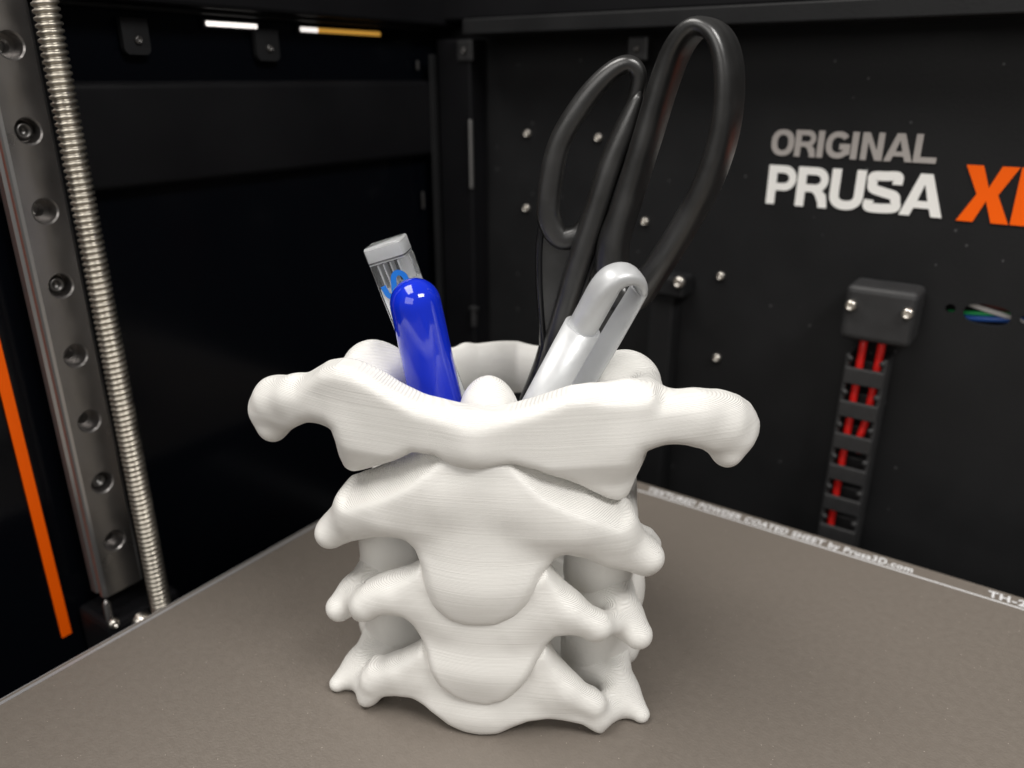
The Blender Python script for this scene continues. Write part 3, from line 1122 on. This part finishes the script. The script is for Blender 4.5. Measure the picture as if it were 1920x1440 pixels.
# wires passing behind the oval cut-out
wires = [('maroon', 'maroon wire topmost in the oval cable slot', (-.030, .0806), (-.003, .0766), .0014, .0062),
         ('wirewhite', 'white wire crossing the oval cable slot', (-.030, .0797), (-.003, .0738), .0009, .0046),
         ('green', 'green wire at the lower left of the oval cable slot', (-.030, .0733), (-.003, .0772), .0009, .0060),
         ('wireblue', 'blue wire at the bottom of the oval cable slot', (-.030, .0722), (-.003, .0752), .0011, .0050)]
for m, lb, p, q, r, dy in wires:
    bm = bmesh.new()
    e = catmull([(p[0], YB + dy + .0015, p[1]), ((p[0] + q[0]) / 2, YB + dy, (p[1] + q[1]) / 2), (q[0], YB + dy + .0015, q[1])], 6)
    sweep(bm, e, const(r, len(e)), const(r, len(e)), (0, 1, 0), n=10)
    tag(obj('wire', bm, M[m], None, True), lb, 'wire', 'wires in the cable slot')

# cable chain
ccx, cy0 = -.0488, .286
cc = empty('cable_chain', (ccx, .292, -.06))
tag(cc, 'black cable chain hanging from a block on the rear panel', 'cable chain')
mb = boxo('mount_block', (-.0098, .0132, -.0085, .0075, .1247, .1440), M['blackplastic'], cc, bev=.0022, seg=3)
for dx in (-.0072, .0108):
    o = link('screw', SM, None, mb)
    o.location = (dx, -.0086, .1372)
    o.rotation_euler = (R(90), 0, 0)
    o.scale = (1.2, 1.2, 1.2)
LK = None
for k in range(9):
    z = .1140 - .01290 * k
    bm = bmesh.new()
    box(bm, -.0066, .0066, -.0060, -.0044, -.0062, 0, bev=.0005)        # front cross bar
    box(bm, -.0066, .0066, .0044, .0060, -.0062, 0, bev=.0005)
    for s in (-1, 1):
        box(bm, s * .0062 - .0008, s * .0062 + .0008, -.0052, .0052, -.0085, .0045, bev=.0004)
    if LK is None:
        o = obj('link', bm, M['blackplastic'], cc)
        LK = o.data
    else:
        bm.free()
        o = link('link', LK, None, cc)
    o.location = (0, 0, z)
    for s in (-1, 1):
        bm = bmesh.new()
        lathe(bm, [(.0011, 0), (.0010, .0006), (0, .0008)], n=10, mtx=Matrix.Translation((s * .0054, -.0050, .0030)) @ Matrix.Rotation(R(90), 4, 'X'))
        obj('hinge_pin', bm, M['blackplastic'], o, True)
for (pts, lb) in (([(-.0024, .126), (-.0030, .08), (-.0034, .04), (-.0042, -.01)], 'longer red wire inside the cable chain'),
                  ([(.0036, .126), (.0030, .098), (.0016, .086), (.0016, .0795)], 'shorter red wire on the right inside the cable chain')):
    e = catmull([(ccx + x, .2902 + (.004 if x > 0 and z < .085 else 0), -.06 + z) for x, z in pts], 8)
    bm = bmesh.new()
    sweep(bm, e, const(.0014, len(e)), const(.0014, len(e)), (0, 1, 0), n=12)
    tag(obj('wire', bm, M['red'], None, True), lb, 'wire', 'red wires in the cable chain')

# ------------------------------------------------------------------ rail and lead screw at the left
PITCH = .02135
RX, RY = -.235, .1076
lr = empty('linear_rail', (RX, RY, -.012))
tag(lr, 'vertical steel linear rail with counterbored holes left of the lead screw', 'rail')
Z0, NH = .1582 - PITCH * 7, 9
HWID = .0070


def rail_body():
    bm = bmesh.new()
    n = 32
    r1, r2, dep = .0033, .0019, .0048
    for k in range(NH):
        zc = Z0 + PITCH * k + .012
        z0, z1 = zc - PITCH / 2, zc + PITCH / 2
        if k == 0:
            z0 = .002
        if k == NH - 1:
            z1 = zc + .02
        # face with a round opening, counterbore, floor ring and through bore
        rings = [[], [], [], [], []]
        for i in range(n):
            t = 2 * math.pi * i / n
            c, s = math.cos(t), math.sin(t)
            q = min((HWID - .0012) / max(abs(c), 1e-6), ((z1 - zc) if s > 0 else (zc - z0)) / max(abs(s), 1e-6))
            rings[0].append(bm.verts.new((0, c * q, zc + s * q)))
            rings[1].append(bm.verts.new((0, c * (r1 + .0004), zc + s * (r1 + .0004))))
            rings[2].append(bm.verts.new((-.0004, c * r1, zc + s * r1)))
            rings[3].append(bm.verts.new((-dep, c * r1, zc + s * r1)))
            rings[4].append(bm.verts.new((-dep, c * r2, zc + s * r2)))
        for a, b in zip(rings, rings[1:]):
            for i in range(n):
                j = (i + 1) % n
                bm.faces.new((a[i], a[j], b[j], b[i]))
        lo = [bm.verts.new((-.0078, v.co.y, v.co.z)) for v in rings[4]]
        for i in range(n):
            j = (i + 1) % n
            bm.faces.new((rings[4][i], rings[4][j], lo[j], lo[i]))
        # corners of this stretch of the face
        for sy in (-1, 1):
            for (za, up) in ((z0, 0), (z1, 1)):
                cor = bm.verts.new((0, sy * (HWID - .0012), za))
                qs = [v for v in rings[0] if (v.co.y * sy > 0) and ((v.co.z > zc) == bool(up))]
                qs.sort(key=lambda v: math.atan2(v.co.z - zc, v.co.y))
                for p, q in zip(qs, qs[1:]):
                    if abs((p.co - q.co).length) > 1e-9 and ((q.co - p.co).cross(cor.co - p.co)).length > 1e-12:
                        bm.faces.new((p, q, cor))
    return bm


o = obj('rail_face', rail_body(), M['rail'], lr)
bm = bmesh.new()
zA, zB = .002, .205
for sy in (-1, 1):
    prof = [(0, HWID - .0012), (-.0004, HWID - .0004), (-.0012, HWID), (-.0026, HWID), (-.0034, HWID - .0010), (-.0044, HWID - .0010), (-.0052, HWID), (-.0080, HWID), (-.0080, 0)]
    lo = [bm.verts.new((x, sy * y, zA)) for x, y in prof]
    hi = [bm.verts.new((x, sy * y, zB)) for x, y in prof]
    for i in range(len(prof) - 1):
        bm.faces.new((lo[i], lo[i + 1], hi[i + 1], hi[i]))
obj('rail_side', bm, M['railside'], lr)
for k in (1, 4, 6):
    o = link('screw', screw_mesh(.0027, .0026), M['darkscrew'], lr)
    o.location = (-.0046, 0, Z0 + PITCH * k + .012)
    o.rotation_euler = (0, R(90), 0)
boxo('backing_plate', (-.0145, -.0082, -.0035, .012, .0, .20), M['dark'], lr)

ls = empty('lead_screw', (-.2235, .1128, -.03))
tag(ls, 'threaded steel lead screw standing beside the rail', 'lead screw')
bm = bmesh.new()
nT, pit, r0 = 20, .0017, .0030
nz = 8 * 126
rings = []
for i in range(nz + 1):
    z = i * pit / 8
    ring = []
    for k in range(nT):
        ph = (z / pit - k / nT) % 1.0
        tr_ = 1 - abs(ph * 2 - 1)
        rr = r0 + .00065 * (min(max((tr_ - .28) / .34, 0), 1) - .5)
        ring.append(bm.verts.new((rr * math.cos(2 * math.pi * k / nT), rr * math.sin(2 * math.pi * k / nT), z)))
    rings.append(ring)
for a, b in zip(rings, rings[1:]):
    for k in range(nT):
        j = (k + 1) % nT
        bm.faces.new((a[k], a[j], b[j], b[k]))
obj('thread', bm, M['brass'], ls, True)

# foot bracket with its screws
fb = empty('foot_bracket', (-.240, .107, -.03))
tag(fb, 'dark bracket with screws at the foot of the rail', 'bracket')
boxo('bracket_body', (-.009, .012, -.010, .016, -.02, .0135), M['dark'], fb, bev=.002)
for y, z, r in ((-.0085, .0148, .0018), (.0005, .0100, .0034)):
    o = link('screw', screw_mesh(r, r * .9), M['screw'], fb)
    o.location = (.0121, y, z)
    o.rotation_euler = (0, R(90), 0)
gr = empty('guide_rod', (-.232, .0995, -.04))
tag(gr, 'thin grey rod running down beside the foot bracket', 'rod')
bm = bmesh.new()
lathe(bm, [(0, 0), (.0012, 0), (.0012, .030), (.0004, .0315), (0, .0316)], n=14, mtx=Matrix())
obj('rod', bm, M['rail'], gr, True)

# orange stripe, on the side panel
st = boxo('orange_stripe', (-.2498, -.2490, .0907, .0940, -.026, .18), M['orange'], bev=.0002)
tag(st, 'orange stripe running down the dark side panel', 'stripe')

# light bars on the side panel
for y0, y1, m, lb in ((.1766, .1973, 'lamp', 'short white light bar left of the hanging tab'), (.2168, .2589, 'lamp', 'light bar near the corner, white half lit, amber half a painted reflection')):
    t = empty('light_bar', (-.2485, (y0 + y1) / 2, .1672))
    tag(t, lb, 'light bar', 'light bars under the top frame')
    h = (y1 - y0) / 2
    boxo('housing', (-.0015, -.0001, -h - .001, h + .001, -.0016, .0016), M['dark'], t)
    if y0 < .2:
        boxo('diffuser', (0, .0006, -h, h, -.0007, .0007), M['lamp'], t, bev=.0004)
    else:
        boxo('diffuser', (0, .0006, -h, -h + .0085, -.0008, .0008), M['lamp'], t, bev=.0003)
        boxo('diffuser', (0, .0006, -h + .0086, h, -.0008, .0008), M['amber'], t, bev=.0003)  # amber reflection drawn as a glowing strip
for y, z, w_, lb in ((.1502, .1622, .0044, 'square black tab with a hole nearest the lead screw'), (.2000, .1612, .0050, 'rounded grey tab hanging beside the white light bar')):
    t = empty('mount_tab', (-.2475, y, z))
    tag(t, lb, 'tab', 'mounting tabs')
    bm = bmesh.new()
    lp = [(-w_, .0052), (w_, .0052)] + [(w_ - w_ * .45 + w_ * .45 * math.cos(R(q)), -.0052 + w_ * .45 - w_ * .45 * math.sin(R(q))) for q in range(0, 91, 15)] + [(-w_ + w_ * .45 - w_ * .45 * math.sin(R(q)), -.0052 + w_ * .45 - w_ * .45 * math.cos(R(q))) for q in range(0, 91, 15)]
    f_, b_ = [bm.verts.new((.0008, p, q)) for p, q in lp], [bm.verts.new((-.0012, p, q)) for p, q in lp]
    bm.faces.new(f_)
    bm.faces.new(b_[::-1])
    for i in range(len(lp)):
        bm.faces.new((f_[i - 1], b_[i - 1], b_[i], f_[i]))
    obj('tab_plate', bm, M['panel'], t)
    o = link('screw', screw_mesh(.0013, .001), M['darkscrew'], t)
    o.location = (.0009, .0004, -.001)
    o.rotation_euler = (0, R(90), 0)
for x, z in ((-.2266, .1612), (-.1450, .1605)):
    t = empty('mount_tab', (x, YB - .012, z))
    tag(t, 'square black tab on the corner post' if x < -.2 else 'square black tab behind the scissors handles', 'tab', 'mounting tabs')
    boxo('tab_plate', (-.0042, .0042, -.001, .0012, -.0042, .0042), M['blackplastic'], t, bev=.0008)
    o = link('screw', screw_mesh(.0012, .001), M['darkscrew'], t)
    o.location = (0, -.0011, 0)
    o.rotation_euler = (R(90), 0, 0)

# ------------------------------------------------------------------ render
S.render.engine = 'CYCLES'
S.render.resolution_x, S.render.resolution_y = 1024, 768
S.cycles.use_denoising = True
S.cycles.max_bounces = 10
S.cycles.transmission_bounces = 8
